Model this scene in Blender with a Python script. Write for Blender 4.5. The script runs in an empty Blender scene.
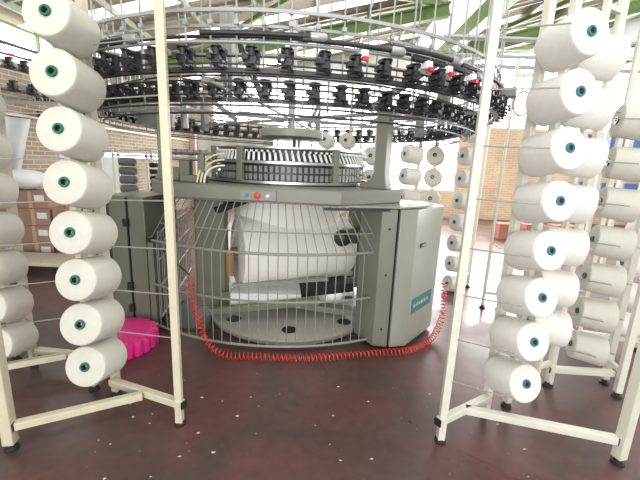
import bpy, math, random
from mathutils import Vector, Matrix
S = bpy.context.scene
COL = S.collection
random.seed(7)
PI = math.pi

# ------------------------------------------------------------------ camera, sky, light, exposure
cd = bpy.data.cameras.new('camera'); cam = bpy.data.objects.new('camera', cd); COL.objects.link(cam); S.camera = cam
cd.sensor_width = 36; cd.sensor_fit = 'HORIZONTAL'; cd.lens = 350 / 640 * 36; cd.clip_end = 200; cd.clip_start = .05
_p, _r = math.radians(12.1), math.radians(2.4)
_F = Vector((0, math.cos(_p), -math.sin(_p))); _R0 = Vector((1, 0, 0)); _U0 = Vector((0, math.sin(_p), math.cos(_p)))
_R = math.cos(_r) * _R0 + math.sin(_r) * _U0; _U = math.cos(_r) * _U0 - math.sin(_r) * _R0
cam.matrix_world = Matrix(((_R.x, _U.x, -_F.x, 0), (_R.y, _U.y, -_F.y, 0), (_R.z, _U.z, -_F.z, 1.6), (0, 0, 0, 1)))
w = bpy.data.worlds.new('sky'); S.world = w; w.use_nodes = True
w.node_tree.nodes['Background'].inputs[0].default_value = (1, .985, .955, 1)
w.node_tree.nodes['Background'].inputs[1].default_value = 1.2
S.view_settings.view_transform = 'Standard'; S.view_settings.look = 'None'; S.view_settings.gamma = 1
S.view_settings.exposure = .38


def area(name, loc, target, size, size_y, power, col):
    l = bpy.data.lights.new(name, 'AREA'); l.shape = 'RECTANGLE'; l.size = size; l.size_y = size_y; l.energy = power; l.color = col
    o = bpy.data.objects.new(name, l); COL.objects.link(o); o.location = loc
    o.rotation_euler = (Vector(target) - Vector(loc)).to_track_quat('-Z', 'Y').to_euler(); return o


area('daylight_from_back_windows', (2.5, 11.6, 2.9), (0.8, 0, .6), 9, 2.4, 600, (1, .985, .96))
area('daylight_from_right_windows', (11.3, 5.0, 3.0), (0.5, 3.0, .6), 6, 2.4, 420, (1, .99, .97))
area('added_fill_behind_camera', (-1.2, -7.5, 1.9), (-.4, 3.9, .7), 7, 3.4, 430, (1, .99, .97))  # unseen fill lamp, added to brighten the fabric roll and other front surfaces
area('daylight_from_roof_lights', (0, 1.0, 4.6), (0, 3.0, 0), 7, 3, 150, (1, .98, .95))


# ------------------------------------------------------------------ materials
def mat(name, color, rough=.5, metal=0, var=.0, scale=8, color2=None, bump=0, bscale=60, emit=0, spec=None, coat=0):
    m = bpy.data.materials.new(name); m.use_nodes = True; nt = m.node_tree; b = nt.nodes['Principled BSDF']
    b.inputs['Base Color'].default_value = (*color, 1); b.inputs['Roughness'].default_value = rough; b.inputs['Metallic'].default_value = metal
    if spec is not None: b.inputs['Specular IOR Level'].default_value = spec
    if coat: b.inputs['Coat Weight'].default_value = coat; b.inputs['Coat Roughness'].default_value = .15
    tc = nt.nodes.new('ShaderNodeTexCoord')
    if var or color2:
        n = nt.nodes.new('ShaderNodeTexNoise'); n.inputs['Scale'].default_value = scale; n.inputs['Detail'].default_value = 5
        nt.links.new(tc.outputs['Object'], n.inputs['Vector'])
        r = nt.nodes.new('ShaderNodeValToRGB'); r.color_ramp.elements[0].position = .35; r.color_ramp.elements[1].position = .68
        c2 = color2 if color2 else tuple(c * (1 - var) for c in color)
        r.color_ramp.elements[0].color = (*c2, 1); r.color_ramp.elements[1].color = (*color, 1)
        nt.links.new(n.outputs['Fac'], r.inputs['Fac']); nt.links.new(r.outputs['Color'], b.inputs['Base Color'])
    if bump:
        n2 = nt.nodes.new('ShaderNodeTexNoise'); n2.inputs['Scale'].default_value = bscale; nt.links.new(tc.outputs['Object'], n2.inputs['Vector'])
        bp = nt.nodes.new('ShaderNodeBump'); bp.inputs['Strength'].default_value = bump; bp.inputs['Distance'].default_value = .01
        nt.links.new(n2.outputs['Fac'], bp.inputs['Height']); nt.links.new(bp.outputs['Normal'], b.inputs['Normal'])
    if emit:
        b.inputs['Emission Color'].default_value = (1, 1, 1, 1); b.inputs['Emission Strength'].default_value = emit
    return m


def brick_mat(name, c1, c2, mortar, scale=1.0, horiz='Y'):
    m = bpy.data.materials.new(name); m.use_nodes = True; nt = m.node_tree; b = nt.nodes['Principled BSDF']; b.inputs['Roughness'].default_value = .9
    tc = nt.nodes.new('ShaderNodeTexCoord'); sp = nt.nodes.new('ShaderNodeSeparateXYZ'); cb = nt.nodes.new('ShaderNodeCombineXYZ')
    nt.links.new(tc.outputs['Object'], sp.inputs[0]); nt.links.new(sp.outputs[horiz], cb.inputs['X']); nt.links.new(sp.outputs['Z'], cb.inputs['Y'])
    br = nt.nodes.new('ShaderNodeTexBrick'); br.inputs['Scale'].default_value = scale
    br.inputs['Brick Width'].default_value = .24; br.inputs['Row Height'].default_value = .078; br.inputs['Mortar Size'].default_value = .009
    br.inputs['Color1'].default_value = (*c1, 1); br.inputs['Color2'].default_value = (*c2, 1); br.inputs['Mortar'].default_value = (*mortar, 1)
    nt.links.new(cb.outputs[0], br.inputs['Vector'])
    n = nt.nodes.new('ShaderNodeTexNoise'); n.inputs['Scale'].default_value = 1.3; nt.links.new(tc.outputs['Object'], n.inputs['Vector'])
    mx = nt.nodes.new('ShaderNodeMix'); mx.data_type = 'RGBA'; mx.blend_type = 'MULTIPLY'; mx.inputs['Factor'].default_value = .5
    nt.links.new(br.outputs['Color'], mx.inputs['A']); nt.links.new(n.outputs['Fac'], mx.inputs['B'])
    nt.links.new(mx.outputs['Result'], b.inputs['Base Color'])
    return m


def floor_mat():
    m = bpy.data.materials.new('maroon_epoxy_floor'); m.use_nodes = True; nt = m.node_tree; b = nt.nodes['Principled BSDF']
    tc = nt.nodes.new('ShaderNodeTexCoord')
    def noise(s, d=6, dist=0):
        n = nt.nodes.new('ShaderNodeTexNoise'); n.inputs['Scale'].default_value = s; n.inputs['Detail'].default_value = d; n.inputs['Distortion'].default_value = dist
        nt.links.new(tc.outputs['Object'], n.inputs['Vector']); return n
    def ramp(n, a, b_, ca, cb):
        r = nt.nodes.new('ShaderNodeValToRGB'); r.color_ramp.elements[0].position = a; r.color_ramp.elements[1].position = b_
        r.color_ramp.elements[0].color = (*ca, 1); r.color_ramp.elements[1].color = (*cb, 1); nt.links.new(n.outputs['Fac'], r.inputs['Fac']); return r
    base = ramp(noise(1.3, 6, .6), .38, .64, (.080, .052, .046), (.130, .055, .051))
    fine = ramp(noise(14, 8, .3), .3, .75, (.75, .75, .75), (1.15, 1.12, 1.1))
    mx = nt.nodes.new('ShaderNodeMix'); mx.data_type = 'RGBA'; mx.blend_type = 'MULTIPLY'; mx.inputs['Factor'].default_value = .8
    nt.links.new(base.outputs['Color'], mx.inputs['A']); nt.links.new(fine.outputs['Color'], mx.inputs['B'])
    worn = ramp(noise(38, 4), .70, .76, (0, 0, 0), (1, 1, 1))
    mx2 = nt.nodes.new('ShaderNodeMix'); mx2.data_type = 'RGBA'
    sc = nt.nodes.new('ShaderNodeMath'); sc.operation = 'MULTIPLY'; sc.inputs[1].default_value = .35
    nt.links.new(worn.outputs['Color'], sc.inputs[0]); nt.links.new(sc.outputs[0], mx2.inputs['Factor'])
    nt.links.new(mx.outputs['Result'], mx2.inputs['A']); mx2.inputs['B'].default_value = (.3, .22, .2, 1)
    nt.links.new(mx2.outputs['Result'], b.inputs['Base Color'])
    rr = ramp(noise(2.2, 5, 1), .3, .7, (.27, .27, .27), (.46, .46, .46)); nt.links.new(rr.outputs['Color'], b.inputs['Roughness'])
    bp = nt.nodes.new('ShaderNodeBump'); bp.inputs['Strength'].default_value = .06; bp.inputs['Distance'].default_value = .02
    nt.links.new(noise(9, 4).outputs['Fac'], bp.inputs['Height']); nt.links.new(bp.outputs['Normal'], b.inputs['Normal'])
    return m


M = dict(
    floor=floor_mat(),
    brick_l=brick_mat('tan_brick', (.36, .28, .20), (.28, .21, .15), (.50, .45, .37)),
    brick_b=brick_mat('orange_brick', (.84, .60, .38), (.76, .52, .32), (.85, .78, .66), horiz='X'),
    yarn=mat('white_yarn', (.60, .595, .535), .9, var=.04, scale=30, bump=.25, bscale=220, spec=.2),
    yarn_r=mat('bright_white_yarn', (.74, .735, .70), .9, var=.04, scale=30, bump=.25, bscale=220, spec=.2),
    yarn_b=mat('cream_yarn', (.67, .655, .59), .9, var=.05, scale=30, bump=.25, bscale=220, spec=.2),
    green_tube=mat('green_plastic', (.02, .115, .075), .35),
    blue_tube=mat('teal_blue_plastic', (.05, .15, .19), .35),
    bore=mat('dark_bore', (.01, .012, .012), .8),
    cream=mat('cream_paint', (.60, .56, .42), .45, var=.1, scale=12),
    cream_w=mat('pale_paint', (.68, .67, .59), .45, var=.06, scale=12),
    rubber=mat('black_rubber', (.012, .012, .012), .7),
    black=mat('black_plastic', (.022, .022, .026), .42, var=.3, scale=40),
    blackm=mat('black_metal', (.045, .045, .05), .35, .5),
    steel=mat('steel', (.42, .43, .44), .28, .9),
    alu=mat('white_aluminium', (.36, .37, .38), .32, .35),
    grey=mat('grey_paint', (.24, .25, .24), .4, var=.06),
    bed=mat('grey_green_paint', (.19, .198, .165), .38, var=.06, scale=5),
    cab=mat('cabinet_green_grey', (.175, .183, .145), .35, var=.08, scale=3),
    cablight=mat('cabinet_pale', (.31, .33, .285), .35, var=.05, scale=3),
    pillar=mat('pillar_green', (.17, .178, .125), .45, var=.1),
    dark=mat('dark_grey_metal', (.06, .063, .06), .4, .4),
    wire=mat('galvanised_wire', (.27, .275, .245), .45, .2),
    teal=mat('teal_label', (.005, .13, .12), .3),
    teal_l=mat('teal_letter', (.25, .5, .48), .4),
    cloth=mat('white_knit_fabric', (.93, .92, .87), .95, var=.03, scale=3, bump=.1, bscale=15, spec=.1),
    brown=mat('brown_cardboard_core', (.33, .17, .06), .8),
    red=mat('red_hose', (.62, .04, .02), .35),
    redb=mat('red_button', (.75, .02, .03), .35),
    grn=mat('green_button', (.05, .35, .2), .4),
    wht=mat('white_plastic', (.82, .83, .83), .4),
    pink=mat('pink_plastic', (.85, .03, .28), .4, var=.12, scale=10),
    carton=mat('brown_carton', (.36, .22, .16), .85, var=.2, scale=4),
    carton2=mat('red_brown_carton', (.42, .17, .12), .85, var=.2, scale=4),
    tape=mat('packing_tape', (.50, .35, .24), .4),
    paper=mat('paper_label', (.75, .74, .76), .7),
    sheet=mat('white_sheet', (.80, .81, .82), .85, var=.08, scale=3),
    gsheet=mat('grey_plastic_sheet', (.40, .42, .43), .6, var=.15, scale=4),
    roof=mat('roof_sheet', (.27, .225, .155), .6, var=.12, scale=2),
    gbeam=mat('green_steel', (.13, .22, .06), .45, var=.1),
    purlin=mat('purlin_steel', (.28, .32, .24), .5),
    light=mat('daylit_glazing', (1, 1, 1), .5, emit=4),
    blue=mat('blue_paint', (.06, .16, .42), .4, var=.1),
    roll=mat('dark_grey_yarn', (.13, .13, .15), .8, bump=.2),
    lint=mat('white_lint', (.5, .45, .42), .9),
    belt=mat('orange_cable', (.8, .22, .06), .4),
    cable=mat('yellow_cable', (.70, .62, .36), .5),
    disc=mat('cream_disc', (.36, .345, .30), .5, var=.1, scale=2),
    tube=mat('grey_yarn_pipe', (.42, .45, .48), .35, .3),
)


# ------------------------------------------------------------------ mesh builder
def frame(axis):
    a = Vector(axis).normalized(); t = Vector((0, 0, 1)) if abs(a.z) < .92 else Vector((0, 1, 0))
    u = t.cross(a).normalized(); v = a.cross(u).normalized(); return a, u, v


class MB:
    def __init__(s): s.v = []; s.f = []
    def box(s, c, size, rotz=0, mtx=None):
        c = Vector(c); h = Vector(size) / 2; n = len(s.v); R = mtx or Matrix.Rotation(rotz, 3, 'Z')
        for x in (-1, 1):
            for y in (-1, 1):
                for z in (-1, 1): s.v.append(c + R @ Vector((x * h.x, y * h.y, z * h.z)))
        s.f += [tuple(n + i for i in q) for q in ((0, 1, 3, 2), (4, 6, 7, 5), (0, 4, 5, 1), (2, 3, 7, 6), (0, 2, 6, 4), (1, 5, 7, 3))]; return s
    def bar(s, p, q, wd, ht):            # rectangular bar between two points
        p = Vector(p); q = Vector(q); a, u, v = frame(q - p); n = len(s.v)
        for e in (p, q):
            for i, j in ((-1, -1), (1, -1), (1, 1), (-1, 1)): s.v.append(e + u * (i * wd / 2) + v * (j * ht / 2))
        s.f += [(n, n + 3, n + 2, n + 1), (n + 4, n + 5, n + 6, n + 7)] + [(n + i, n + (i + 1) % 4, n + 4 + (i + 1) % 4, n + 4 + i) for i in range(4)]; return s
    def path(s, pts, r, n=6, closed=False, flat=None):
        pts = [Vector(p) for p in pts]; k = len(s.v); N = len(pts); pu = None
        for i, p in enumerate(pts):
            if closed: d = pts[(i + 1) % N] - pts[i - 1]
            else: d = pts[min(i + 1, N - 1)] - pts[max(i - 1, 0)]
            a = d.normalized()
            if pu is None: a, u, v = frame(d)
            else:
                u = pu - a * pu.dot(a)
                u = u.normalized() if u.length > 1e-6 else frame(d)[1]
                v = a.cross(u)
            pu = u
            for j in range(n):
                t = 2 * PI * (j + .5) / n; s.v.append(p + u * (r * math.cos(t)) + v * ((flat or r) * math.sin(t)))
        m = N if closed else N - 1
        for i in range(m):
            for j in range(n):
                a0 = k + i * n + j; a1 = k + i * n + (j + 1) % n; b0 = k + ((i + 1) % N) * n + j; b1 = k + ((i + 1) % N) * n + (j + 1) % n
                s.f.append((a0, a1, b1, b0))
        if not closed: s.f.append(tuple(k + j for j in reversed(range(n)))); s.f.append(tuple(k + (N - 1) * n + j for j in range(n)))
        return s
    def tube(s, p, q, r, n=8): return s.path([p, q], r, n)
    def lathe(s, o, axis, prof, n=24, loop=False):     # prof: (radius, distance along axis)
        o = Vector(o); a, u, v = frame(axis); k = len(s.v); P = len(prof)
        for r, t in prof:
            for j in range(n): g = 2 * PI * j / n; s.v.append(o + a * t + u * (r * math.cos(g)) + v * (r * math.sin(g)))
        for i in range(P if loop else P - 1):
            for j in range(n): s.f.append((k + i * n + j, k + i * n + (j + 1) % n, k + (i + 1) % P * n + (j + 1) % n, k + (i + 1) % P * n + j))
        if not loop: s.f.append(tuple(k + j for j in reversed(range(n)))); s.f.append(tuple(k + (P - 1) * n + j for j in range(n)))
        return s
    def ring(s, c, r, wd, ht, n=96, a0=0, a1=2 * PI):  # flat band ring, rectangular section, around z
        c = Vector(c)
        if a1 - a0 > 6.28: return s.lathe(c, (0, 0, 1), [(r - wd / 2, -ht / 2), (r + wd / 2, -ht / 2), (r + wd / 2, ht / 2), (r - wd / 2, ht / 2)], n, True)
        pts = [c + Vector((r * math.cos(a0 + (a1 - a0) * i / n), r * math.sin(a0 + (a1 - a0) * i / n), 0)) for i in range(n + 1)]
        for i in range(n): s.bar(pts[i], pts[i + 1], wd, ht)
        return s
    def prism(s, poly, z0, z1):
        n = len(s.v); k = len(poly)
        for z in (z0, z1):
            for x, y in poly: s.v.append(Vector((x, y, z)))
        s.f.append(tuple(n + i for i in reversed(range(k)))); s.f.append(tuple(n + k + i for i in range(k)))
        for i in range(k): s.f.append((n + i, n + (i + 1) % k, n + k + (i + 1) % k, n + k + i))
        return s
    def grid(s, fn, nu, nv, th=0):       # fn(u,v) surface, thickness th
        k = len(s.v)
        pts = [[Vector(fn(i / nu, j / nv)) for j in range(nv + 1)] for i in range(nu + 1)]
        for side in ((0, 1) if th else (0,)):
            for i in range(nu + 1):
                for j in range(nv + 1):
                    p = pts[i][j]
                    if side:
                        du = pts[min(i + 1, nu)][j] - pts[max(i - 1, 0)][j]; dv = pts[i][min(j + 1, nv)] - pts[i][max(j - 1, 0)]
                        nn = du.cross(dv); p = p + (nn.normalized() * th if nn.length > 1e-9 else Vector((0, 0, 0)))
                    s.v.append(p)
        W = nv + 1; T = (nu + 1) * W
        for i in range(nu):
            for j in range(nv):
                q = (k + i * W + j, k + (i + 1) * W + j, k + (i + 1) * W + j + 1, k + i * W + j + 1)
                s.f.append(q[::-1] if th else q)
                if th: s.f.append(tuple(a + T for a in q))
        if th:
            edge = [(i, 0) for i in range(nu)] + [(nu, j) for j in range(nv)] + [(i, nv) for i in range(nu, 0, -1)] + [(0, j) for j in range(nv, 0, -1)]
            for a, b in zip(edge, edge[1:] + edge[:1]):
                A = k + a[0] * W + a[1]; B = k + b[0] * W + b[1]; s.f.append((A, B, B + T, A + T))
        return s
    def build(s, name, m, parent=None, loc=None, bevel=0, smooth=True):
        org = Vector(loc) if loc is not None else (WL[parent.name] if parent else Vector((0, 0, 0)))
        me = bpy.data.meshes.new(name); me.from_pydata([tuple(p - org) for p in s.v], [], s.f); me.validate(); me.update()
        me.materials.append(M[m] if isinstance(m, str) else m)
        if smooth: me.shade_smooth(); me.set_sharp_from_angle(angle=math.radians(38))
        o = bpy.data.objects.new(name, me); COL.objects.link(o)
        if parent: o.parent = parent; o.location = org - WL[parent.name]
        else: o.location = org
        WL[o.name] = org
        if bevel:
            b = o.modifiers.new('bevel', 'BEVEL'); b.width = bevel; b.segments = 2; b.limit_method = 'ANGLE'
        return o


WL = {}


def tag(o, label=None, cat=None, group=None, kind=None):
    for k, v in (('label', label), ('category', cat), ('group', group), ('kind', kind)):
        if v: o[k] = v
    return o


def thing(name, loc, label, cat, group=None):
    o = bpy.data.objects.new(name, None); o.empty_display_size = .1; COL.objects.link(o); o.location = loc; WL[o.name] = Vector(loc)
    return tag(o, label, cat, group)


def struct(name, mb, m, **k): return tag(mb.build(name, m, **k), kind='structure')


def copy_tree(o, parent=None):
    c = o.copy(); COL.objects.link(c)
    if parent: c.parent = parent
    for ch in o.children: copy_tree(ch, c)
    return c


# ------------------------------------------------------------------ room
struct('floor', MB().box((2.5, 5.5, -.05), (18, 17, .1)), 'floor')
LW0, LW1 = Vector((-6.15, -3, 0)), Vector((-4.45, 12, 0))
ld = (LW1 - LW0).normalized(); ang = math.atan2(ld.y, ld.x) - PI / 2
mid = (LW0 + LW1) / 2; Ln = (LW1 - LW0).length
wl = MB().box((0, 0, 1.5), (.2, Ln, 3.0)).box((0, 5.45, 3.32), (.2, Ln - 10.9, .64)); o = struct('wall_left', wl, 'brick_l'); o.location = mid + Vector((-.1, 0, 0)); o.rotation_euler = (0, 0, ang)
# back wall with two wide glazed openings
bw = MB()
bw.box((-4.15, 12.1, 1.9), (.9, .2, 3.8)); bw.box((.4, 12.1, .45), (8.2, .2, .9)); up = MB().box((.4, 12.1, 4.75), (8.2, .2, 1.1))
bw.box((8.0, 12.1, 1.5), (7.0, .2, 3.0)); up.box((8.0, 12.1, 5.9), (7.0, .2, 1.2)); struct('trim_3', up, 'sheet')
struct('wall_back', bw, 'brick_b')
struct('wall_right', MB().box((11.6, 4.6, .8), (.2, 15, 1.6)).box((11.6, 4.6, 5.4), (.2, 15, 2.0)).box((11.6, -.2, 3), (.2, 5.3, 2.8)).box((11.6, 10.2, 3), (.2, 3.6, 2.8)), 'sheet')
rw = struct('window_4', MB().box((11.62, 5.4, 3), (.02, 5.9, 2.8)), 'light'); g = MB()
for k in range(6): g.box((11.56, 2.5 + 5.85 * k / 5, 3), (.05, .06, 2.8))
for z in (1.63, 3, 4.37): g.box((11.56, 5.4, z), (.05, 5.9, .05))
g.build('window_frame', 'wht', rw)


def window(n, x0, x1, z0, z1, nx, nz):
    g = struct('window_%d' % n, MB().box(((x0 + x1) / 2, 12.1, (z0 + z1) / 2), (x1 - x0 - .02, .02, z1 - z0 - .02)), 'light')
    f = MB()
    for i in range(nx + 1): x = x0 + .03 + (x1 - x0 - .06) * i / nx; f.box((x, 12.05, (z0 + z1) / 2), (.06, .06, z1 - z0))
    for i in range(nz + 1): z = z0 + .03 + (z1 - z0 - .06) * i / nz; f.box(((x0 + x1) / 2, 12.05, z), (x1 - x0, .05, .05))
    f.build('window_frame', 'wht', g)


window(1, -3.7, 4.5, .9, 4.2, 5, 2)
window(2, 4.5, 11.5, 3.0, 5.3, 4, 1)


# roof in two saw-tooth bays, rising to the right
def zroof(x): return 4.9 + .22 * x if x < 2.8 else 4.5 + .29 * (x - 2.8)


roof = MB(); sky = MB()
strips = [3.4, 5.0, 6.6, 8.2, 9.8, 11.2]
for x0, x1 in ((-6.4, 2.8), (2.82, 11.6)):
    ys = [-3.0]
    for s_ in strips: ys += [s_, s_ + .38]
    ys.append(12.3)
    for i in range(len(ys) - 1):
        a, b = ys[i], ys[i + 1]; tgt = sky if i % 2 else roof
        z0, z1 = zroof(x0), zroof(x1 - .001 if x0 < 0 else x1)
        n = 1
        tgt.grid(lambda u, v: (x0 + (x1 - x0) * u, a + (b - a) * v, z0 + (z1 - z0) * u), 1, 1, .05)
rf = struct('ceiling', roof, 'roof'); sky.build('roof_light', mat('roof_glazing', (1, 1, 1), .5, emit=1.6), rf)
pur = MB()
for x0, x1 in ((-6.0, 2.7), (2.9, 11.4)):
    k = 0; x = x0
    while x <= x1: pur.bar((x, -2, zroof(x) - .06), (x, 12, zroof(x) - .06), .05, .1); x += 1.15
for y in (4.2, 5.8, 7.4, 9.0, 10.6, 11.8):
    for x0, x1 in ((-6.0, 2.7), (2.9, 11.4)): pur.bar((x0, y, zroof(x0) - .05), (x1, y, zroof(x1) - .05), .04, .05)
pur.build('purlin', 'purlin', rf)
# green steel beams
for n, y in enumerate((4.4, 9.0)):
    g = MB()
    for x0, x1 in ((-5.6, 2.75), (2.9, 11.4)):
        p = Vector((x0, y, zroof(x0) - .3)); q = Vector((x1, y, zroof(x1) - .3))
        for dz, ww, hh in ((0, .04, .26), (.13, .2, .035), (-.13, .2, .035)): g.bar(p + Vector((0, 0, dz)), q + Vector((0, 0, dz)), ww, hh)
    struct('trim_%d' % (n + 1), g, 'gbeam')
g = MB(); g.bar((2.8, -2, 4.35), (2.8, 12, 4.35), .2, .3)
struct('trim_4', g, 'gbeam')
g = MB()      # diagonal braces between purlins
for x0, y0, x1, y1 in ((-.2, 7.0, 2.6, 9.0), (3.0, 9.0, 6.0, 6.2), (-3.2, 9, -.4, 7), (3.0, 9.2, 6, 11.5)):
    g.bar((x0, y0, zroof(x0) - .16), (x1, y1, zroof(x1) - .16), .06, .08)
struct('trim_5', g, 'gbeam')
# conduit and ledge on the left wall
def lw(t, off, z):      # point t metres along the left wall, off metres into the room
    n = Vector((ld.y, -ld.x, 0)); return LW0 + ld * t + n * off + Vector((0, 0, z))


wn = MB(); wn.bar(lw(.2, -.06, 3.3), lw(10.85, -.06, 3.3), .04, .6); wg = struct('window_3', wn, 'light')
g = MB()
for t in range(10): p = lw(1 + t * 1.09, -.02, 3.0); g.bar(p, p + Vector((0, 0, .62)), .05, .05)
for z in (3.02, 3.3, 3.6): g.bar(lw(.2, -.02, z), lw(10.85, -.02, z), .04, .04)
g.build('window_frame', 'gbeam', wg)
g = MB(); g.bar(lw(1, .05, 2.2), lw(Ln - .2, .05, 2.2), .035, .04); struct('trim_6', g, 'cream')

# ------------------------------------------------------------------ yarn cones
def cone_proto(ym, tm):
    root = thing('yarn_cone', (0, 0, 0), 'x', 'yarn cone')
    b = MB()   # axis: +x, face at x=0, base at x=.2
    b.lathe((0, 0, 0), (1, 0, 0), [(.023, .003), (.098, 0), (.1035, .002), (.1065, .007), (.108, .015), (.1145, .200), (.1135, .206), (.111, .209), (.1, .21), (.023, .209)], 40, True)
    w_ = b.build('yarn_winding', ym, root)
    t = MB(); t.lathe((0, 0, 0), (1, 0, 0), [(.0145, -.008), (.0235, -.008), (.0255, -.004), (.0227, .003), (.0227, .214), (.0145, .214)], 20, True)
    tt = t.build('core_tube', tm, root); tag(tt, 'dark green plastic core tube')
    return root


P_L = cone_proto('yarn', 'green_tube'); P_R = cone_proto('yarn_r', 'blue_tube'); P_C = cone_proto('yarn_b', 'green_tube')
used = set()
ORD = ['topmost', 'second down', 'third down', 'fourth down', 'fifth down', 'sixth down', 'seventh down', 'eighth down']


def cones(proto, x, y, zs, d, where, group, center=False, names=None, tilt=None, size=1):
    """a column of cones on pegs; x,y is the face centre; d points from face to post"""
    out = []; d = Vector(d).normalized()
    for i, z in enumerate(zs):
        if tilt: d = Vector((d.x, d.y, 0)).normalized(); d.z = tilt[0] + (tilt[1] - tilt[0]) * i / (len(zs) - 1); d.normalize()
        if proto.name in used: c = copy_tree(proto)
        else: c = proto; used.add(proto.name)
        dd = (d + Vector([random.uniform(-.02, .02) for _ in range(3)])).normalized()
        p = Vector((x, y, z)) - (dd * .105 if center else Vector((0, 0, 0)))
        c.location = p
        c.rotation_euler = dd.to_track_quat('X', 'Z').to_euler()
        k = size * random.uniform(.98, 1.025); c.scale = (k, k, k)
        nm = (names or ORD)[i]
        c['label'] = 'white yarn cone, %s %s' % (nm, where); c['group'] = group
        out.append((p, dd))
    return out


def creel(loc, label, ladder, outer=None, spread=None, height=2.72, pegs=(), beams=(), sect=.045, m='cream', feet=True, rods=(), rung=True, arms=None):
    r = thing('yarn_creel', (loc[0], loc[1], 0), label, 'creel', 'yarn creels around the machine')
    def foot(x, y): MB().lathe((x, y, 0), (0, 0, 1), [(.034, 0), (.034, .012), (.02, .022), (.012, .05)], 14).build('foot', 'rubber', r)
    for x, y in ladder:
        MB().box((x, y, .04 + height / 2), (sect, sect, height), math.atan2(ladder[1][1] - ladder[0][1], ladder[1][0] - ladder[0][0])).build('upright', m, r, bevel=.004); foot(x, y)
    if outer:
        x, y = outer
        b = MB().box((x, y, .14 + height / 2), (sect, .03, height), 0); b.build('upright', m, r, bevel=.003)
        MB().box((x, y, .08), (.04, .04, .12)).build('leg', m, r); foot(x, y)
    if spread:
        x, y = spread
        MB().box((x, y, .04 + height / 2), (.055, .055, height), .2).build('upright', m, r, bevel=.004); foot(x, y)
    for p, q in beams:
        MB().bar(p, q, .045, .045).build('base_beam', m, r, bevel=.004)
        a = (Vector(p) - Vector(q)).normalized()
        MB().bar(Vector(p) + a * .002, Vector(p) + a * .012, .044, .044).build('end_cap', 'rubber', r)
    if rung:
        (x0, y0), (x1, y1) = ladder
        for z in (.2, 2.6): MB().bar((x0, y0, z), (x1, y1, z), .03, .03).build('rung', m, r)
    for p, d in pegs:
        MB().tube(p + d * .012, p + d * .285, .006, 8).build('peg', 'steel', r)
    if arms:
        for p, d in pegs: e = p + d * .28; MB().bar(e, (arms[0], arms[1], e.z), .012, .016).build('peg_arm', m, r)
    for a, b in rods:
        MB().tube(a, b, .004, 6).build('guide_rod', 'wire', r)
    return r


def zs(z0, s, n, start=0): return [z0 - s * i for i in range(start, n)]


TL = (0.0, .974, -.19); TR = (-.22, .95, -.13); TS = (.93, -.33, -.08)
FL = 'on the front left creel beside the cabinet'
# front left column of eight
zl = zs(1.99 + .2654, .2654, 8)
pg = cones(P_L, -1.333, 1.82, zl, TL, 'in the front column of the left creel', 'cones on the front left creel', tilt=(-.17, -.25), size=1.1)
rods = [((-.817, 1.86, z + .05), (-1.2, 1.93 + .02, z + .03)) for z in [1.86 - .2654 * i for i in range(-1, 6)]]
creel((-1.3, 1.9), 'cream steel yarn creel at front left holding eight white cones', [(-1.345, 2.11), (-1.53, 2.16)], (-.817, 1.87), (-1.649, 1.631),
      pegs=pg, rods=rods, beams=(((-.79, 1.862, .145), (-1.34, 2.055, .145)), ((-1.62, 1.64, .145), (-1.07, 1.93, .145))))
# second left column
zz = zs(1.91, .2653, 7)
pg = cones(P_C, -2.17, 2.15, zz, TL, 'in the column at the left edge of the photo', 'cones on the creel at the left edge', size=1.06)
rods = [((-1.6, 2.26, z - .07), (-2.02, 2.1, z - .09)) for z in zz]
creel((-2.1, 2.3), 'cream yarn creel at the left edge, standing behind the front left creel', [(-2.17, 2.43), (-2.35, 2.48)], (-1.57, 2.33), (-2.4, 2.02), pegs=pg, rods=rods,
      beams=(((-1.54, 2.33, .145), (-2.1, 2.39, .145)), ((-2.38, 2.04, .145), (-1.84, 2.34, .145))))
# front right column of eight
zr = zs(2.258, .2624, 8)
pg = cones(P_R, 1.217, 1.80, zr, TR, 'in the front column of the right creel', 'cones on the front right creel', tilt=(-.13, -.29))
rods = [((.785, 1.81, z - .05), (1.05, 1.69, z - .055)) for z in [2.3 - .2624 * i for i in range(0, 8)]]
creel((1.2, 1.9), 'pale steel yarn creel at front right holding eight white cones', [(1.165, 2.085), (1.35, 2.165)], (.775, 1.82), (1.755, 1.709), pegs=pg, rods=rods, m='cream_w',
      beams=(((.745, 1.805, .145), (1.145, 2.045, .145)), ((1.73, 1.72, .145), (.95, 1.925, .145))))
# cones behind, pegs pointing sideways
z2 = zs(2.245, .2682, 7)
pg = cones(P_R, 1.49, 2.13, z2, (.97, -.2, -.1), 'in the second column from the front right creel', 'cones on the second right creel', True)
creel((1.7, 2.1), 'pale yarn creel just behind the front right creel, its cones seen from the side', [(1.66, 2.36), (1.80, 2.43)], pegs=pg, m='cream_w', arms=(1.66, 2.36), sect=.035)
z3 = zs(1.963, .2724, 7)
pg = cones(P_L, 2.06, 2.45, z3, TS, 'in the third column towards the right edge', 'cones on the third right creel', True)
rods = [((1.83, 2.40, z + .01), (2.02, 2.31, z)) for z in z3]
creel((2.2, 2.4), 'pale yarn creel near the right edge with cones lying sideways', [(2.26, 2.33), (2.3, 2.5)], (1.819, 2.44), pegs=pg, m='cream_w', rods=rods,
      beams=(((1.8, 2.43, .145), (2.27, 2.41, .145)),))
z4 = zs(1.131, .28, 4)
pg = cones(P_R, 2.80, 3.0, z4, TS, 'of four on the farthest right creel', 'cones on the fourth right creel', True)
creel((2.95, 2.95), 'pale yarn creel farthest back at the right edge', [(2.99, 2.88), (3.03, 3.05)], (2.50, 3.1), pegs=pg, m='cream_w', beams=(((2.48, 3.1, .145), (2.99, 2.96, .145)),))
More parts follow.
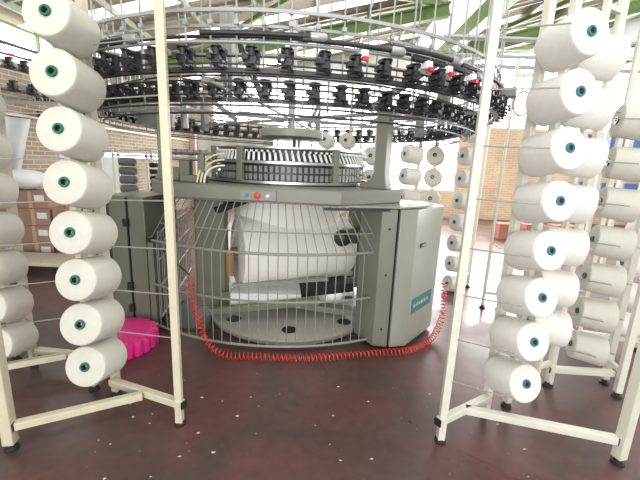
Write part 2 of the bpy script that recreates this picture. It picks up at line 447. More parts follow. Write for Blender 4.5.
# far creels between machine and right creel
TF = (.95, .30, -.1); TG = (.36, .92, -.12)
pg = cones(P_R, 1.73, 4.5, zs(2.08 - .02, .2776, 8), TF, 'in the far column left of the front upright', 'cones on the far creel')
creel((1.98, 4.6), 'far yarn creel seen between cabinet and front right upright', [(2.0, 4.60), (2.10, 4.70)], pegs=pg, m='cream_w', sect=.035)
z5 = zs(1.783, .274, 3)
pg = cones(P_C, 1.40, 4.55, z5, TG, 'of the face-on column above the right cabinet', 'face-on cones on the distant creel')
pg += cones(P_R, 1.02, 4.55, z5, TF, 'of the distant column right of the arm column', 'cones right of the arm column')
creel((1.4, 4.8), 'distant yarn creel above the right cabinet', [(1.5, 4.82), (1.26, 4.74)], pegs=pg, m='cream_w', sect=.035)
pg = cones(P_C, .617, 4.75, zs(1.75, .28, 3), (.3, .95, -.1), 'of the distant column left of the arm column', 'cones left of the arm column')
pg += cones(P_L, .313, 5.3, zs(1.97, .27, 2), (.3, .95, -.1), 'of the right pair above the knitting head', 'cones seen above the knitting head')
pg += cones(P_R, .0, 5.3, zs(1.97, .27, 2), (.3, .95, -.1), 'of the left pair above the knitting head', 'cones seen above the knitting head')
creel((.7, 5.2), 'distant yarn creel mostly hidden behind the knitting head', [(.72, 5.03), (.40, 5.6)], pegs=pg, m='cream_w', sect=.035)
# slim empty creel
r = creel((2.06, 3.94), 'slim empty creel frame without cones behind the front right upright', [(1.979, 3.958), (2.151, 3.916)], m='cream_w', sect=.028, rung=True)

# ------------------------------------------------------------------ the circular knitting machine
CX, CY = -.35, 3.9
mc = thing('knitting_machine', (CX, CY, 0), 'large circular knitting machine with overhead feeder rings and wire guard in the middle', 'knitting machine')
bedp = [(-1.27, 2.86), (.16, 2.74), (.72, 3.2), (.75, 4.4), (.15, 5.0), (-.9, 5.0), (-1.5, 4.4), (-1.6, 3.3)]
MB().prism(bedp, 1.29, 1.41).build('bed', 'bed', mc, bevel=.012)
MB().prism([(.16, 2.80), (.66, 2.86), (.95, 3.1), (.9, 3.5), (.5, 3.5)], 1.275, 1.289).build('bed_flange', 'cablight', mc)
MB().bar((.02, 2.735, 1.262), (.56, 2.85, 1.262), .02, .02).build('slide_rail', 'blackm', mc)
# knitting head
def hp(a, r): return Vector((CX + r * math.cos(a), CY + r * math.sin(a), 0))
drum = MB().lathe((CX, CY, 1.41), (0, 0, 1), [(.87, 0), (.87, .012), (.80, .02), (.74, .03), (.74, .17), (.80, .175), (.80, .20), (.72, .2), (.72, .30), (.76, .305), (.76, .32), (.3, .33), (.3, .30)], 72, False).build('cylinder_drum', 'dark', mc)
cb = MB(); n = 96
for i in range(n):
    a = 2 * PI * i / n
    for z, hh in ((1.475, .055), (1.545, .05)):
        p = hp(a, .76); cb.box((p.x, p.y, z), (.035, .03, hh), a)
tag(cb.build('cam_blocks', 'grey', drum), kind='stuff')
yt = MB()
for i in range(n):
    a = 2 * PI * (i + .5) / n; p = hp(a, .76); q = hp(a + .02, .79)
    yt.bar((p.x, p.y, 1.69), (q.x, q.y, 1.62), .02, .012); p = hp(a, .80); yt.box((p.x, p.y, 1.70), (.03, .014, .018), a)
tag(yt.build('yarn_feed_fingers', 'wht', drum), kind='stuff')
fr = MB().ring((CX, CY, 1.73), .79, .025, .012, 72).ring((CX, CY, 1.605), .82, .05, .022, 72).ring((CX, CY, 1.435), .86, .05, .02, 72)
fr.build('head_ring', 'steel', mc)
for a in (-2.05, -.98, .3, 1.4, 2.6, -2.6):
    p = hp(a, .83); MB().box((p.x, p.y, 1.575), (.04, .06, .33), a).build('head_bracket', 'pillar', mc, bevel=.006)
# left side gear: lever box, rails and cables
lb = MB(); lb.box((-1.20, 3.12, 1.50), (.09, .10, .18)); lb.box((-1.02, 3.0, 1.53), (.05, .05, .24)); lb.box((-1.32, 3.2, 1.47), (.1, .12, .12)); lb.box((-1.10, 3.05, 1.44), (.2, .14, .06)); lb.build('drive_box', 'pillar', mc, bevel=.01)
g = MB()
for z in (1.60, 1.66): g.tube((-1.42, 3.25, z), (-.95, 3.05, z), .012, 10)
for i in range(7): g.lathe((-1.38 + .06 * i, 3.22 - .026 * i, 1.66), (.92, -.4, 0), [(.026, 0), (.026, .03)], 14)
g.build('tension_rail', 'steel', mc)
for k in range(3):
    p0 = Vector((-1.04 + .03 * k, 2.93, 1.415)); p1 = Vector((-.86, 3.12, 1.66 - .05 * k)); pts = []
    for i in range(13):
        t = i / 12; p = p0.lerp(p1, t); p.z = p0.z + (p1.z - p0.z) * math.sin(t * PI / 2); p.x -= .05 * math.sin(t * PI); pts.append(p)
    MB().path(pts, .008, 8).build('cable', 'cable' if k < 2 else 'wht', mc)
# centre: lid disc and pipes
MB().lathe((CX, CY, 1.87), (0, 0, 1), [(.05, -.02), (.30, -.02), (.335, 0), (.34, .06), (.33, .075), (.05, .085)], 48).build('lid', 'cablight', mc)
MB().tube((CX + .06, CY, 1.72), (CX + .06, CY, 1.86), .05, 16).build('lid_post', 'steel', mc)
MB().tube((CX - .0, CY, 1.95), (CX - .0, CY, 3.0), .038, 16).build('centre_pipe', 'alu', mc)
# control panel
cp = MB().box((-.505, 2.782, 1.342), (.29, .014, .075), math.atan2(-.12, 1.43)).build('control_panel', 'grey', mc)
for dx, rr, mm, lab in ((-.09, .013, 'grn', 'green push button'), (-.005, .024, 'redb', 'large red stop button'), (.08, .013, 'wht', 'white push button')):
    b = MB().lathe((-.505 + dx, 2.776 - dx * .084, 1.342), (-.08, -1, 0), [(rr * 1.1, -.004), (rr * 1.1, .004), (rr, .006), (rr, .02), (rr * .6, .024)], 20).build('button', mm, cp); tag(b, lab)
# overhead rings
def arc(r, z, n=120): return [(CX + r * math.cos(2 * PI * i / n), CY + r * math.sin(2 * PI * i / n), z) for i in range(n)]
RO, RI, ZO, ZI = 1.95, 1.75, 2.09, 1.98
ro = MB().ring((CX, CY, ZO - .03), RO, .035, .022, 120).build('feeder_ring', 'blackm', mc)
ri = MB().ring((CX, CY, ZI - .03), RI, .035, .022, 120).build('feeder_ring', 'blackm', mc)
MB().path(arc(RO - .02, ZO + .045), .006, 6, True).path(arc(RO + .03, ZO - .005), .005, 6, True).build('drive_belt', 'blackm', ro)
MB().path(arc(RI - .02, ZI + .045), .006, 6, True).path(arc(RI + .03, ZI - .005), .005, 6, True).build('drive_belt', 'blackm', ri)
MB().path(arc(1.86, 2.03), .006, 6, True).path(arc(1.82, 1.91), .006, 6, True).path(arc(1.72, 1.88), .007, 6, True).path(arc(1.68, 2.10), .006, 6, True).build('rod_ring', 'blackm', mc)
MB().ring((CX, CY, 2.345), RO + .0, .01, .017, 120).build('top_rail', 'alu', mc)
MB().ring((CX, CY, 2.292), RO - .06, .01, .014, 120).build('top_rail', 'alu', mc)
MB().path(arc(RO - .04, 2.235), .009, 8, True).build('air_hose_ring', 'black', mc)
MB().path(arc(RO + .02, 2.19), .009, 8, True).build('rod_ring', 'alu', mc)
MB().path(arc(RO - .1, 2.165), .008, 8, True).build('rod_ring', 'alu', mc)


def feeder_mesh():
    b = MB()   # local: +x outwards, ring passes through origin
    b.box((.012, 0, -.004), (.07, .05, .03)); b.box((.05, 0, .012), (.03, .036, .05))
    b.lathe((.052, 0, .03), (0, 0, 1), [(.024, 0), (.024, .006), (.013, .01), (.013, .045), (.024, .049), (.024, .055), (.008, .06)], 12)
    b.lathe((-.01, 0, .012), (0, 0, 1), [(.017, 0), (.02, .02), (.012, .03), (.01, .06)], 8)
    b.bar((.05, 0, -.01), (.078, .012, -.045), .008, .008); b.bar((.05, .0, .02), (.085, -.018, .02), .006, .012)
    b.box((.088, -.018, .018), (.012, .02, .03)); b.box((.06, .022, -.03), (.04, .008, .02)); b.box((.02, 0, -.034), (.03, .06, .012))
    return b


fm_src = feeder_mesh
def feeder_mesh():
    b = fm_src(); b.box((.03, .0, .075), (.045, .052, .018)); b.box((.0, .018, .05), (.03, .02, .07)); b.box((.03, -.03, .03), (.05, .02, .03)); b.v = [Vector((v.x * 1.05, v.y * 1.2, v.z * .82)) for v in b.v]; return b


fm = feeder_mesh().build('yarn_feeder', 'black', ro, loc=(0, 0, 0)); me = fm.data
cl = MB(); cl.box((.02, 0, .022), (.02, .026, .016)); cl.lathe((.088, -.018, .0), (1, 0, 0), [(.007, 0), (.007, .02)], 8); cl.box((.055, 0, .094), (.018, .018, .01))
cl.v = [Vector((v.x * 1.05, v.y * 1.2, v.z * .82)) for v in cl.v]
cm = cl.build('yarn_eyelet', 'steel', fm)
def place_feeder(o, par, r, z, a):
    o.parent = par; o.location = Vector((CX + r * math.cos(a), CY + r * math.sin(a), z)) - WL[par.name]; o.rotation_euler = (0, 0, a)
NO, NI = 70, 76
far_pts = []; first = True
fl = [(ro, RO, ZO, 2 * PI * i / NO + .03) for i in range(NO)] + [(ri, RI, ZI, 2 * PI * i / NI) for i in range(NI)]
fl.sort(key=lambda f: math.hypot(CX + f[1] * math.cos(f[3]), CY + f[1] * math.sin(f[3])))
far = {ro.name: [], ri.name: []}
for i, (par, r, z, a) in enumerate(fl):
    a += random.uniform(-.006, .006)
    if i < 100:
        if first: place_feeder(fm, par, r, z, a); first = False
        else:
            c = fm.copy(); COL.objects.link(c); place_feeder(c, par, r, z, a)
    else: far[par.name].append((r, z, a))
for par in (ro, ri):
    b = MB(); src = feeder_mesh()
    for r, z, a in far[par.name]:
        Rm = Matrix.Rotation(a, 3, 'Z'); o_ = Vector((CX + r * math.cos(a), CY + r * math.sin(a), z)); k = len(b.v)
        b.v += [o_ + Rm @ v for v in src.v]; b.f += [tuple(k + q for q in f) for f in src.f]
    tag(b.build('far_yarn_feeder', 'black', par), kind='stuff')
# vertical guide rods with clamps
def rod(r, a, z0, z1, m='alu'):
    p = hp(a, r); b = MB(); b.tube((p.x, p.y, z0), (p.x, p.y, z1), .005, 6)
    for z in (2.345, 2.29): b.box((p.x, p.y, z), (.022, .022, .022), a)
    b.lathe((p.x, p.y, 2.135), (0, 0, 1), [(.010, 0), (.010, .03)], 8)
    return b
for i in range(88):
    a = 2 * PI * i / 88 + .01
    rod(RO - .01, a, 2.06, 2.85 if i % 3 else 2.6).build('guide_rod', 'alu', mc)
for i in range(76):
    a = 2 * PI * i / 76 + .04; p = hp(a, RI + .02)
    MB().tube((p.x, p.y, 1.9), (p.x, p.y, 2.5 + .1 * (i % 2)), .0045, 6).build('thin_rod', 'wire', mc)
# black telescopic tubes and clamps along the ring
for a0, a1, z in ((-2.3, -2.12, 2.225), (-2.1, -1.93, 2.215), (-1.72, -1.42, 2.225), (-1.46, -1.2, 2.21), (-1.22, -.98, 2.23), (-.95, -.6, 2.22), (-1.15, -.85, 2.19), (-2.75, -2.4, 2.22), (-.5, -.2, 2.22)):
    pts = [(CX + 1.99 * math.cos(a0 + (a1 - a0) * i / 8), CY + 1.99 * math.sin(a0 + (a1 - a0) * i / 8), z) for i in range(9)]
    MB().path(pts, .013, 10).build('telescopic_tube', 'black', mc)
    p = Vector(pts[-1]); d = Vector(pts[-1]) - Vector(pts[-2]); MB().lathe(p, d, [(.02, -.04), (.024, -.03), (.024, .03), (.016, .045)], 12).build('clamp', 'alu', mc)
for a in (-2.52, -2.2, -2.12, -1.3, -1.1, -1.02, -.9, -.78):
    p = hp(a, 2.0); b = MB(); b.box((p.x, p.y, 2.165), (.05, .04, .04), a); b.build('sensor_block', 'wht', mc, bevel=.005)
    q = hp(a, 2.03); MB().box((q.x, q.y, 2.14), (.02, .03, .02), a).build('sensor_lamp', 'redb', mc)
# box-section arms up to the rings
for k in range(6):
    a = -1.725 + k * PI / 3; p = hp(a, 1.62); q = hp(a, .95); c0 = hp(a, .04)
    b = MB(); b.box((p.x, p.y, 2.23), (.09, .075, .50), a); b.bar((p.x, p.y, 2.45), (q.x, q.y, 2.10), .05, .05)
    b.bar((p.x, p.y, 2.06), (c0.x, c0.y, 2.06), .03, .03); e = hp(a, 1.93); b.bar((p.x, p.y, 2.02), (e.x, e.y, 2.02), .05, .03)
    b.build('ring_arm', 'grey', mc, bevel=.006)
# support columns from bed to ring
for x, y, s in ((.53, 3.2, 1), (-1.49, 3.36, 1), (-.35, 4.85, 1)):
    a = math.atan2(y - CY, x - CX); d = Vector((math.cos(a), math.sin(a), 0)); b = MB()
    prof = [(-.20, 1.411), (.09, 1.411), (.07, 1.46), (.055, 1.56), (.055, 2.05), (-.055, 2.05), (-.055, 1.56), (-.09, 1.49), (-.20, 1.445)]
    t = Vector((-d.y, d.x, 0)); k = len(b.v); K = len(prof)
    for sgn in (-.05, .05):
        for u, z in prof: b.v.append(Vector((x, y, z)) + d * u + t * sgn)
    b.f.append(tuple(k + i for i in range(K))); b.f.append(tuple(k + K + i for i in reversed(range(K))))
    for i in range(K): b.f.append((k + i, k + K + i, k + K + (i + 1) % K, k + (i + 1) % K))
    rr = hp(a, 1.75); b.bar((x, y, 2.02), (rr.x, rr.y, 1.995), .06, .04)
    b.build('arm_column', 'bed', mc, bevel=.006)
b = MB().lathe((-1.68, 3.65, 1.96), (0, 0, 1), [(.03, -.06), (.16, -.05), (.17, 0), (.17, .11), (.165, .11), (.16, .01), (.03, 0)], 32).build('collecting_bowl', 'grey', mc)
MB().tube((-1.38, 3.6, 1.9), (-1.38, 3.6, 2.3), .035, 14).build('pipe', 'alu', mc)
# fence-like wire guard
GC = Vector((-.42, 4.75, 0)); GR = 2.0
def gx(x, r=GR, off=0): return GC.y - math.sqrt(r * r - (x - GC.x) ** 2)
NB = 26
gz = [.875, .46, .055]; xs = [-1.54 + i * (2.09 / NB) for i in range(NB + 1)]
guard = None
gm = MB()
for z, rr in ((gz[0], .012), (gz[1], .010), (gz[2], .012)):
    if rr: gm.path([(x, gx(x), z) for x in xs], rr, 8)
for z in (.2,):
    pass
tx0, tx1 = -1.24, .30
def tp(i, n=NB): x = tx0 + (tx1 - tx0) * i / n; return Vector((x, 2.86 + .03 * math.sin(PI * i / n) - .10 * i / n - .01 + .14 * abs(i / n - .5), 1.285))
gm.path([tp(i) for i in range(NB + 1)], .008, 8)
guard = gm.build('wire_guard', 'wire', mc)
vb = MB()
for i, x in enumerate(xs):
    vb.tube((x, gx(x), gz[2]), (x, gx(x), gz[0]), .0046, 6)
    t = tp(i); vb.tube((x, gx(x), gz[0]), t, .0046, 6)
vb.path([Vector((x, gx(x), gz[0])).lerp(tp(i), .42) for i, x in enumerate(xs)], .005, 6)
vb.build('guard_bars', 'wire', guard)
for x in (xs[0], xs[-1]):
    y = gx(x); MB().box((x, y + .005, .47), (.05, .03, .86)).build('guard_post', 'pillar', guard)
    MB().box((x, y, gz[0]), (.05, .05, .045)).build('corner_clamp', 'rubber', guard)
# side gates seen through the guard (left and right rear)
for x0, y0, x1, y1, mm in ((-1.45, 3.05, -1.75, 4.6, 'wire'), (.55, 3.5, .5, 4.7, 'wire')):
    b = MB()
    for z in (.15, .45, .70, .95): b.tube((x0, y0, z), (x1, y1, z), .008, 6)
    for i in range(16): t = i / 15; b.tube((x0 + (x1 - x0) * t, y0 + (y1 - y0) * t, .15), (x0 + (x1 - x0) * t, y0 + (y1 - y0) * t, .95), .005, 6)
    b.build('side_gate', mm, mc)
# fabric skirt, roll and take-down frame
RA, RB = Vector((-.86, 3.55, .68)), Vector((.28, 4.10, .66))
def roll_prof(L): return [(.06, 0), (.36, .0), (.372, .012), (.372, L * .5), (.35, L - .03), (.32, L), (.06, L)]
MB().lathe(RA, RB - RA, roll_prof((RB - RA).length), 56).build('fabric_roll', 'cloth', mc)
def skirt(u, v):
    a = 2 * PI * u; rx = .53 + .09 * v; ry = .50 * (1 - v) + .27 * v
    cx = CX - .06 + .08 * v; p = Vector((rx * math.cos(a), ry * math.sin(a), 0))
    ax = (RB - RA).normalized(); yaw = math.atan2(ax.y, ax.x) * v
    p = Matrix.Rotation(yaw, 3, 'Z') @ p
    return (cx + p.x, CY - .04 * v + p.y, 1.30 - .42 * v)
MB().grid(skirt, 64, 14).build('fabric_tube', 'cloth', mc)
MB().prism([(-.86, 3.22), (-.16, 3.26), (-.2, 3.62), (-.86, 3.58)], .20, .34).build('lower_tray', 'sheet', mc, bevel=.015)
MB().bar((-1.04, 3.12, .19), (.02, 3.20, .31), .06, .07).build('tray_beam', 'pillar', mc, bevel=.01)
MB().box((.02, 3.85, .27), (.62, .5, .10), .4).build('catch_tray', 'dark', mc)
MB().tube(RA - (RB - RA).normalized() * .06, RB + (RB - RA).normalized() * .1, .045, 16).build('roll_shaft', 'brown', mc)
MB().prism([(-1.22, 3.32), (-.93, 3.36), (-.98, 3.66), (-1.25, 3.62)], .14, 1.24).build('frame_pillar', 'pillar', mc, bevel=.02)
MB().box((-.89, 3.36, .60), (.07, .012, .26)).build('side_plate', 'brown', mc)
MB().prism([(.34, 4.1), (.52, 4.1), (.52, 4.32), (.34, 4.32)], .14, 1.24).build('frame_pillar', 'pillar', mc, bevel=.02)
b = MB(); b.lathe((.24, 3.72, .84), (0, -1, 0), [(.09, 0), (.09, .05), (.045, .08)], 20); b.box((.32, 3.74, .86), (.16, .1, .15)); b.bar((.38, 3.74, .86), (.44, 4.1, .86), .05, .06); b.build('gearbox', 'dark', mc)
MB().bar((-1.0, 3.3, 1.14), (-.62, 3.55, 1.28), .12, .05).build('cloth_spreader', 'black', mc)
MB().bar((-1.0, 3.36, .20), (.45, 4.15, .24), .1, .09).build('cross_beam', 'pillar', mc, bevel=.01)
MB().bar((-.85, 3.40, .30), (.4, 4.1, .33), .05, .05).bar((-.85, 3.30, .40), (.1, 3.55, .42), .05, .03).build('take_down_roller', 'cablight', mc)
MB().bar((-.98, 3.3, .30), (.35, 3.5, .12), .05, .04).bar((-.2, 3.45, .17), (.55, 3.3, .15), .12, .06).build('cross_beam', 'cab', mc)
dk = MB().lathe((-.30, 3.69, .02), (0, 0, 1), [(.85, 0), (.86, .04), (.84, .055), (.1, .055)], 72).build('base_disc', 'disc', mc)
b = MB()
for a, r in ((-1.5, .66), (-.65, .72), (-2.4, .7), (-.3, .35), (.3, .7), (2, .7)):
    p = Vector((-.30 + r * math.cos(a), 3.69 + r * math.sin(a), .0755)); MB().lathe(p, (0, 0, 1), [(.07, 0), (.07, .004)], 24).build('disc_hole', 'rubber', dk)
MB().prism([(-1.5, 3.1), (.6, 3.1), (.6, 4.9), (-1.5, 4.9)], .0, .018).build('base_plate', 'dark', mc)


# cabinets
def inset(poly, k): c = sum((Vector(p) for p in poly), Vector((0, 0))) / len(poly); return [tuple(c + (Vector(p) - c) * k) for p in poly]
rc = MB().prism([(.655, 2.862), (.81, 2.905), (1.17, 3.34), (1.14, 3.7), (.75, 3.9), (.62, 3.5)], .03, 1.268).build('right_cabinet', 'cablight', mc, bevel=.008)
tag(rc, 'pale grey green cabinet with teal label')
MB().prism([(.36, 3.12), (.505, 2.885), (.635, 2.868), (.61, 3.5)], .03, 1.268).build('cabinet_door', 'cab', rc, bevel=.006)
MB().prism([(.62, 2.90), (.66, 2.90), (.66, 3.2), (.62, 3.2)], .03, 1.26).build('door_gap', 'rubber', rc)
MB().prism([(.5, 2.95), (.78, 2.97), (1.1, 3.35), (1.05, 3.6), (.6, 3.6)], 0, .03).build('plinth', 'dark', rc)
def onface(t, z, off=.004):
    a = Vector((.81, 2.905, 0)); b_ = Vector((1.17, 3.34, 0)); d = (b_ - a).normalized(); n_ = Vector((d.y, -d.x, 0)); return a + d * t + n_ * off + Vector((0, 0, z)), d, n_
def face_box(t0, t1, z0, z1, th, name, m):
    p, d, n_ = onface((t0 + t1) / 2, (z0 + z1) / 2, th / 2 + .0005); mm = Matrix((d, n_, Vector((0, 0, 1)))).transposed()
    return MB().box(p, (t1 - t0, th, z1 - z0), mtx=mm).build(name, m, rc)
face_box(.05, .47, .32, .46, .004, 'teal_label', 'teal')
for t in (.08, .14, .19, .24, .30, .36): face_box(t, t + .035, .375, .405, .006, 'label_letter', 'teal_l')
face_box(.10, .20, .93, .965, .012, 'handle', 'dark'); face_box(.12, .18, .938, .956, .016, 'handle_latch', 'cablight')
for z in (.7, .2, 1.1): MB().lathe((.575, 2.872, z), (0, -1, 0), [(.009, 0), (.009, .006)], 12).build('lock', 'rubber', rc)
lc = MB().prism([(-1.97, 3.22), (-1.76, 3.12), (-1.72, 3.7), (-1.98, 3.8)], .03, 1.255).build('left_cabinet', 'cab', mc, bevel=.006)
MB().prism([(-1.745, 3.125), (-1.585, 3.10), (-1.50, 3.6), (-1.70, 3.7)], .03, 1.255).build('cabinet_door', 'cab', lc, bevel=.006)
b = MB()
for z in (1.02, .42, .2): b.bar((-1.755, 3.10, z - .035), (-1.755, 3.10, z + .035), .045, .03)
b.bar((-1.752, 3.118, .05), (-1.752, 3.118, 1.24), .012, .01); b.build('hinge', 'rubber', lc)
MB().box((-1.72, 3.5, .015), (.4, .5, .03)).build('plinth', 'dark', lc)
# third cabinet at the back
MB().prism([(-.9, 4.9), (.2, 4.9), (.1, 5.3), (-.8, 5.3)], .03, 1.25).build('rear_cabinet', 'cab', mc)
# small junction block on the right of the ring with orange loop
p = hp(-.52, 2.02)
jb = MB().box((p.x, p.y, 2.20), (.12, .1, .07), -.52).build('junction_box', 'grey', mc, bevel=.008)
pts = [(p.x + .13 + .07 * math.cos(t * .5), p.y + .02 * t / 12, 2.13 + .09 * math.sin(t * .5)) for t in range(13)]
MB().path(pts, .007, 8, True).build('cable_loop', 'belt', jb)

# red coiled air hose on the floor in front of the guard
ctrl = [(-1.07, 2.80, .64), (-1.05, 2.76, .48), (-.99, 2.72, .30), (-.91, 2.67, .13), (-.76, 2.63, .035), (-.55, 2.62, .035), (-.25, 2.62, .035), (.05, 2.64, .035), (.3, 2.70, .035), (.55, 2.76, .035), (.78, 2.80, .035), (.95, 2.9, .035), (1.12, 3.08, .05), (1.24, 3.24, .18), (1.25, 3.29, .38), (1.24, 3.32, .52)]
def cr(P, t):
    i = min(int(t), len(P) - 2); f = t - i; p0, p1, p2, p3 = [Vector(P[max(0, min(len(P) - 1, j))]) for j in (i - 1, i, i + 1, i + 2)]
    return .5 * ((2 * p1) + (p2 - p0) * f + (2 * p0 - 5 * p1 + 4 * p2 - p3) * f * f + (3 * p1 - p0 - 3 * p2 + p3) * f ** 3)
base = [cr(ctrl, (len(ctrl) - 1) * i / 600) for i in range(601)]
cum = [0]
for a, b in zip(base, base[1:]): cum.append(cum[-1] + (b - a).length)
turns = 96; per = 10; pts = []; j = 0
for i in range(turns * per + 1):
    s_ = cum[-1] * i / (turns * per)
    while j < 599 and cum[j + 1] < s_: j += 1
    f = (s_ - cum[j]) / max(1e-9, cum[j + 1] - cum[j]); p = base[j].lerp(base[j + 1], min(1, f)); a, u, v = frame(base[min(j + 2, 600)] - base[max(j - 2, 0)])
    t = 2 * PI * i / per; R_ = .027 * (1 + .12 * math.sin(s_ * 9))
    pts.append(p + u * (R_ * math.cos(t)) + v * (R_ * math.sin(t)))
hz = MB().path(pts, .0044, 5)
ho = hz.build('coiled_air_hose', 'red', loc=(0, 2.6, 0)); tag(ho, 'red coiled air hose lying on the floor in front of the wire guard', 'hose')
MB().path([(-1.34, 2.90, .83), (-1.27, 2.88, .76), (-1.15, 2.84, .69), (-1.08, 2.80, .65)], .006, 8).build('hose_lead', 'black', ho)

# pink bundle
pk = MB(); px, py = -1.68, 2.76
for i in range(22):
    a = 2 * PI * i / 22; pk.lathe((px + .255 * math.cos(a), py + .255 * math.sin(a), .004), (0, 0, 1), [(.036, 0), (.042, .015), (.043, .10), (.036, .125), (.015, .137)], 14)
pk.lathe((px, py, .03), (0, 0, 1), [(.24, 0), (.262, .06), (.258, .10), (.22, .12), (.12, .127), (.02, .129)], 36)
tag(pk.build('pink_bundle', 'pink', loc=(px, py, 0)), 'bright pink round bundle with upright lobes on the floor by the left cabinet', 'bundle')

# ------------------------------------------------------------------ long yarn pipes overhead at the right
for k in range(9):
    y = 3.0 + .32 * k; z = 2.62 + .05 * (k % 3) + .05 * k
    o = MB().tube((.9 + .1 * k, y, z), (5.6, y + .35, z + .12), .014, 8).build('yarn_pipe', 'tube', loc=(.9 + .1 * k, y, z))
    tag(o, 'long thin grey pipe overhead above the right creels, %s' % ['nearest the camera', 'second nearest', 'third nearest', 'fourth nearest', 'middle of nine', 'sixth nearest', 'third farthest', 'second farthest', 'farthest'][k], 'pipe', 'overhead yarn pipes at the right')

# ------------------------------------------------------------------ neighbour machine ring at far left
nm = thing('knitting_machine', (-5.05, 4.5, 0), 'second knitting machine mostly out of frame behind the left creel', 'knitting machine')
SX = Vector((-5.05 - CX, 4.5 - CY, 0))
ns = MB()
for x, y in ((-5.05, 4.5),): ns.lathe((x, y, 0), (0, 0, 1), [(.5, 0), (.5, .1), (.35, .12), (.35, 1.2), (.55, 1.25), (.55, 1.5), (.1, 1.55), (.06, 2.2)], 24)
ns.build('machine_column', 'cab', nm)
NC = Vector((-5.05, 4.5, 0))
nr = MB().ring(NC + Vector((0, 0, 2.44)), 1.9, .035, .022, 90).build('feeder_ring', 'blackm', nm)
MB().ring(NC + Vector((0, 0, 2.66)), 1.95, .014, .025, 90).ring(NC + Vector((0, 0, 2.22)), 1.9, .03, .02, 90).ring(NC + Vector((0, 0, 2.56)), 1.95, .02, .02, 90).build('top_rail', 'blackm', nm)
b = MB()
for k in range(6): a = k * PI / 3; b.bar(NC + Vector((0, 0, 2.2)), NC + Vector((1.9 * math.cos(a), 1.9 * math.sin(a), 2.42)), .05, .05)
b.build('ring_arm', 'grey', nm)
for i in range(52):
    a = -PI * .62 + 2 * PI * .60 * i / 52; c = fm.copy(); COL.objects.link(c); c.parent = nr
    c.location = NC + Vector((1.9 * math.cos(a), 1.9 * math.sin(a), 2.47)) - WL[nr.name]; c.rotation_euler = (0, 0, a)
for i in range(40):
    a = -PI * .62 + 2 * PI * .60 * i / 40; c = fm.copy(); COL.objects.link(c); c.parent = nr
    c.location = NC + Vector((1.9 * math.cos(a), 1.9 * math.sin(a), 2.25)) - WL[nr.name]; c.rotation_euler = (0, 0, a)
for a in (-.75, -.6, -.5, -.35, -.25):
    MB().box(NC + Vector((1.98 * math.cos(a), 1.98 * math.sin(a), 2.56)), (.03, .05, .02), a).build('sensor_lamp', 'red', nm)

# ------------------------------------------------------------------ left background
def carton(x, y, z, sx, sy, sz, rot, label, mm='carton', group='brown cartons by the left wall', lab=True):
    b = MB().box((x, y, z + sz / 2), (sx, sy, sz), rot).build('carton', mm, loc=(x, y, z), bevel=.01); tag(b, label, 'box', group)
    R3 = Matrix.Rotation(rot, 3, 'Z'); f = Vector((x, y, 0)) + R3 @ Vector((0, -sy / 2 - .002, 0))
    MB().box((f.x, f.y, z + sz / 2), (.05, .004, sz * .96), rot).build('tape', 'tape', b)
    if lab:
        f2 = f + R3 @ Vector((sx * .27, 0, 0)); MB().box((f2.x, f2.y, z + sz * .6), (sx * .28, .006, sz * .35), rot).build('paper_label', 'paper', b)
    return b
rows = ['bottom row', 'second row up', 'third row up', 'top row']; colsn = ['left end', 'middle', 'right end']
for r_ in range(4):
    for c_ in range(3):
        if r_ == 3 and c_ == 2: continue
        carton(-4.87 + .52 * c_ + random.uniform(-.01, .01), 5.35 + .05 * c_, r_ * .262, .49, .42, .26, .06, 'brown carton in the pile by the left wall, %s, %s' % (rows[r_], colsn[c_]))
sb = MB()
def sack(u, v):
    a = 2 * PI * u; t = PI * v; return (-4.55 + .36 * math.cos(a) * math.sin(t) * (1 + .08 * math.sin(5 * a)), 5.35 + .2 * math.sin(a) * math.sin(t), 1.20 + .145 * -math.cos(t) + .02 * math.sin(3 * a) * math.sin(t))
sb.grid(sack, 28, 14); tag(sb.build('plastic_sack', 'sheet', loc=(-4.55, 5.35, 1.05)), 'white plastic sack lying on top of the brown cartons', 'sack')
tag(MB().grid(lambda u, v: lw(8.55 + .7 * u - .3 * v * u, .12 + .03 * math.sin(9 * u + 2 * v), 2.15 - 1.0 * v), 20, 12, .008).build('hanging_sheet', 'gsheet', loc=lw(9, .12, 1.2)), 'pale plastic sheet hanging against the left brick wall', 'sheet')
tag(MB().box((-4.05, 6.2, .83), (.95, .05, 1.66), .1).build('white_board', 'sheet', loc=(-4.05, 6.2, 0)), 'tall white board standing behind the front left creel', 'board')
bn = MB().prism([(-3.5, 5.0), (-3.08, 5.0), (-3.05, 5.4), (-3.5, 5.4)], .0, .9).build('dark_bin', 'dark', loc=(-3.3, 5.2, 0), bevel=.02); tag(bn, 'dark bin standing behind the front left creel', 'bin')
MB().prism([(-3.52, 4.97), (-3.06, 4.97), (-3.03, 5.43), (-3.52, 5.43)], .86, .9).build('rim', 'black', bn)
# low trolley
tr = thing('platform_trolley', (-4.3, 5.0, 0), 'low cream platform trolley on black wheels before the cartons', 'trolley')
MB().box((-4.0, 4.68, .16), (1.7, .5, .04), .0).build('deck', 'cream', tr)
MB().bar((-4.7, 4.6, .12), (-3.2, 4.55, .12), .04, .05).build('side_rail', 'cream', tr)
for x, y in ((-4.7, 4.6), (-3.35, 4.6), (-4.7, 4.9), (-3.35, 4.9)): MB().lathe((x, y - .02, .06), (0, 1, 0), [(.02, 0), (.06, 0), (.06, .04), (.02, .04)], 18).build('wheel', 'rubber', tr)
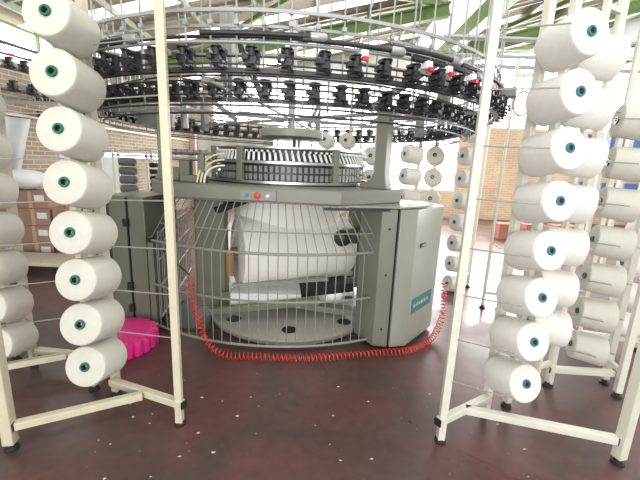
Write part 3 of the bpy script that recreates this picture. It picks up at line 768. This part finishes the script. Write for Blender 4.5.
# bobbin rack with dark rolls
br_ = thing('bobbin_rack', (-2.7, 5.0, 0), 'pale steel rack of dark grey yarn rolls behind the left cabinet', 'rack')
for x in (-3.0, -2.92, -2.52, -2.45, -2.32, -2.2): MB().box((x, 5.1, .85), (.025, .025, 1.7)).build('upright', 'cream_w', br_)
for z in (.3, .98, 1.62): MB().bar((-3.0, 5.1, z), (-2.2, 5.1, z), .025, .03).build('cross_bar', 'cream_w', br_)
for k in range(6):
    z = 1.53 - .125 * k
    o = MB().lathe((-2.86, 5.03, z), (1, 0, 0), [(.012, 0), (.052, .0), (.056, .01), (.056, .20), (.052, .21), (.012, .21)], 20, True).build('dark_yarn_roll', 'roll', loc=(-2.74, 5.03, z))
    tag(o, 'dark grey yarn roll, %s of the six on the pale rack' % ORD[k], 'yarn roll', 'dark rolls on the pale rack')
for k in range(6):
    z = 1.50 - .09 * k
    o = MB().lathe((-2.44, 5.03, z), (1, 0, 0), [(.03, 0), (.036, .02), (.03, .1)], 14).build('black_bobbin', 'rubber', loc=(-2.4, 5.03, z))
    tag(o, 'small black bobbin, %s of the column right of the dark rolls' % ORD[k], 'bobbin', 'black bobbins on the pale rack')
lt = MB().box((-3.0, 5.6, 1.62), (.8, .06, .06)).build('tube_lamp', mat('lamp_glow', (1, 1, 1), .5, emit=4), loc=(-3.0, 5.6, 1.62)); tag(lt, 'small bright white tube lamp above the dark yarn rolls', 'lamp')
# draped white cloths at the back
dr = thing('cloth_rail', (-1.6, 7.0, 0), 'rail draped with folded white cloth far behind the knitting head', 'cloth rail')
MB().tube((-2.5, 7.0, 2.28), (-.9, 7.0, 2.28), .02, 8).build('rail', 'steel', dr)
for x in (-2.5, -.9): MB().tube((x, 7.0, 0), (x, 7.0, 2.28), .02, 8).build('post', 'steel', dr)
MB().grid(lambda u, v: (-2.42 + 1.45 * u, 6.96 - .06 * math.sin(u * 26) * (.4 + v), 2.3 - (.9 + .1 * math.sin(u * 13)) * v), 80, 10, .006).build('cloth', 'yarn_b', dr)
# right background: blue lockers and cartons
lk = thing('blue_frame', (5.0, 6.3, 0), 'blue steel frame with panels standing behind the right creels', 'frame')
for x in (4.45, 4.85, 5.25, 5.65): MB().box((x, 6.3, 1.2), (.06, .06, 2.4)).build('post', 'cream_w', lk)
for x in (4.65, 5.05, 5.45):
    for z0, z1 in ((1.05, 1.5), (1.6, 2.3)): MB().box((x, 6.31, (z0 + z1) / 2), (.24, .03, z1 - z0)).build('panel', 'blue', lk)
for i, (x, y, s) in enumerate(((4.6, 8.6, .5), (5.3, 8.7, .5), (6.1, 8.7, .6))):
    carton(x, y, 0, s, .4, .38, 0, ['red brown carton on the far floor, %s of three' % q for q in ('leftmost', 'middle', 'rightmost')][i], 'carton2', 'red brown cartons on the far floor', False)

# lint and scraps on the floor
lt = MB()
for i in range(80):
    x = random.uniform(-1.3, 1.3); y = random.uniform(1.2, 2.45)
    if i > 65: y = random.uniform(1.0, 2.0)
    k = random.choice((.002, .003, .004, .008)); n0 = len(lt.v); m_ = 7
    for q in range(m_): a = 2 * PI * q / m_; rr = k * random.uniform(.4, 1.3); lt.v.append(Vector((x + rr * 1.6 * math.cos(a), y + rr * math.sin(a), .0012)))
    lt.v.append(Vector((x, y, .004 + k * .3)))
    for q in range(m_): lt.f.append((n0 + q, n0 + (q + 1) % m_, n0 + m_))
tag(lt.build('lint', 'lint', loc=(0, 1.5, 0)), 'scattered white lint scraps on the maroon floor', 'lint', kind='stuff')
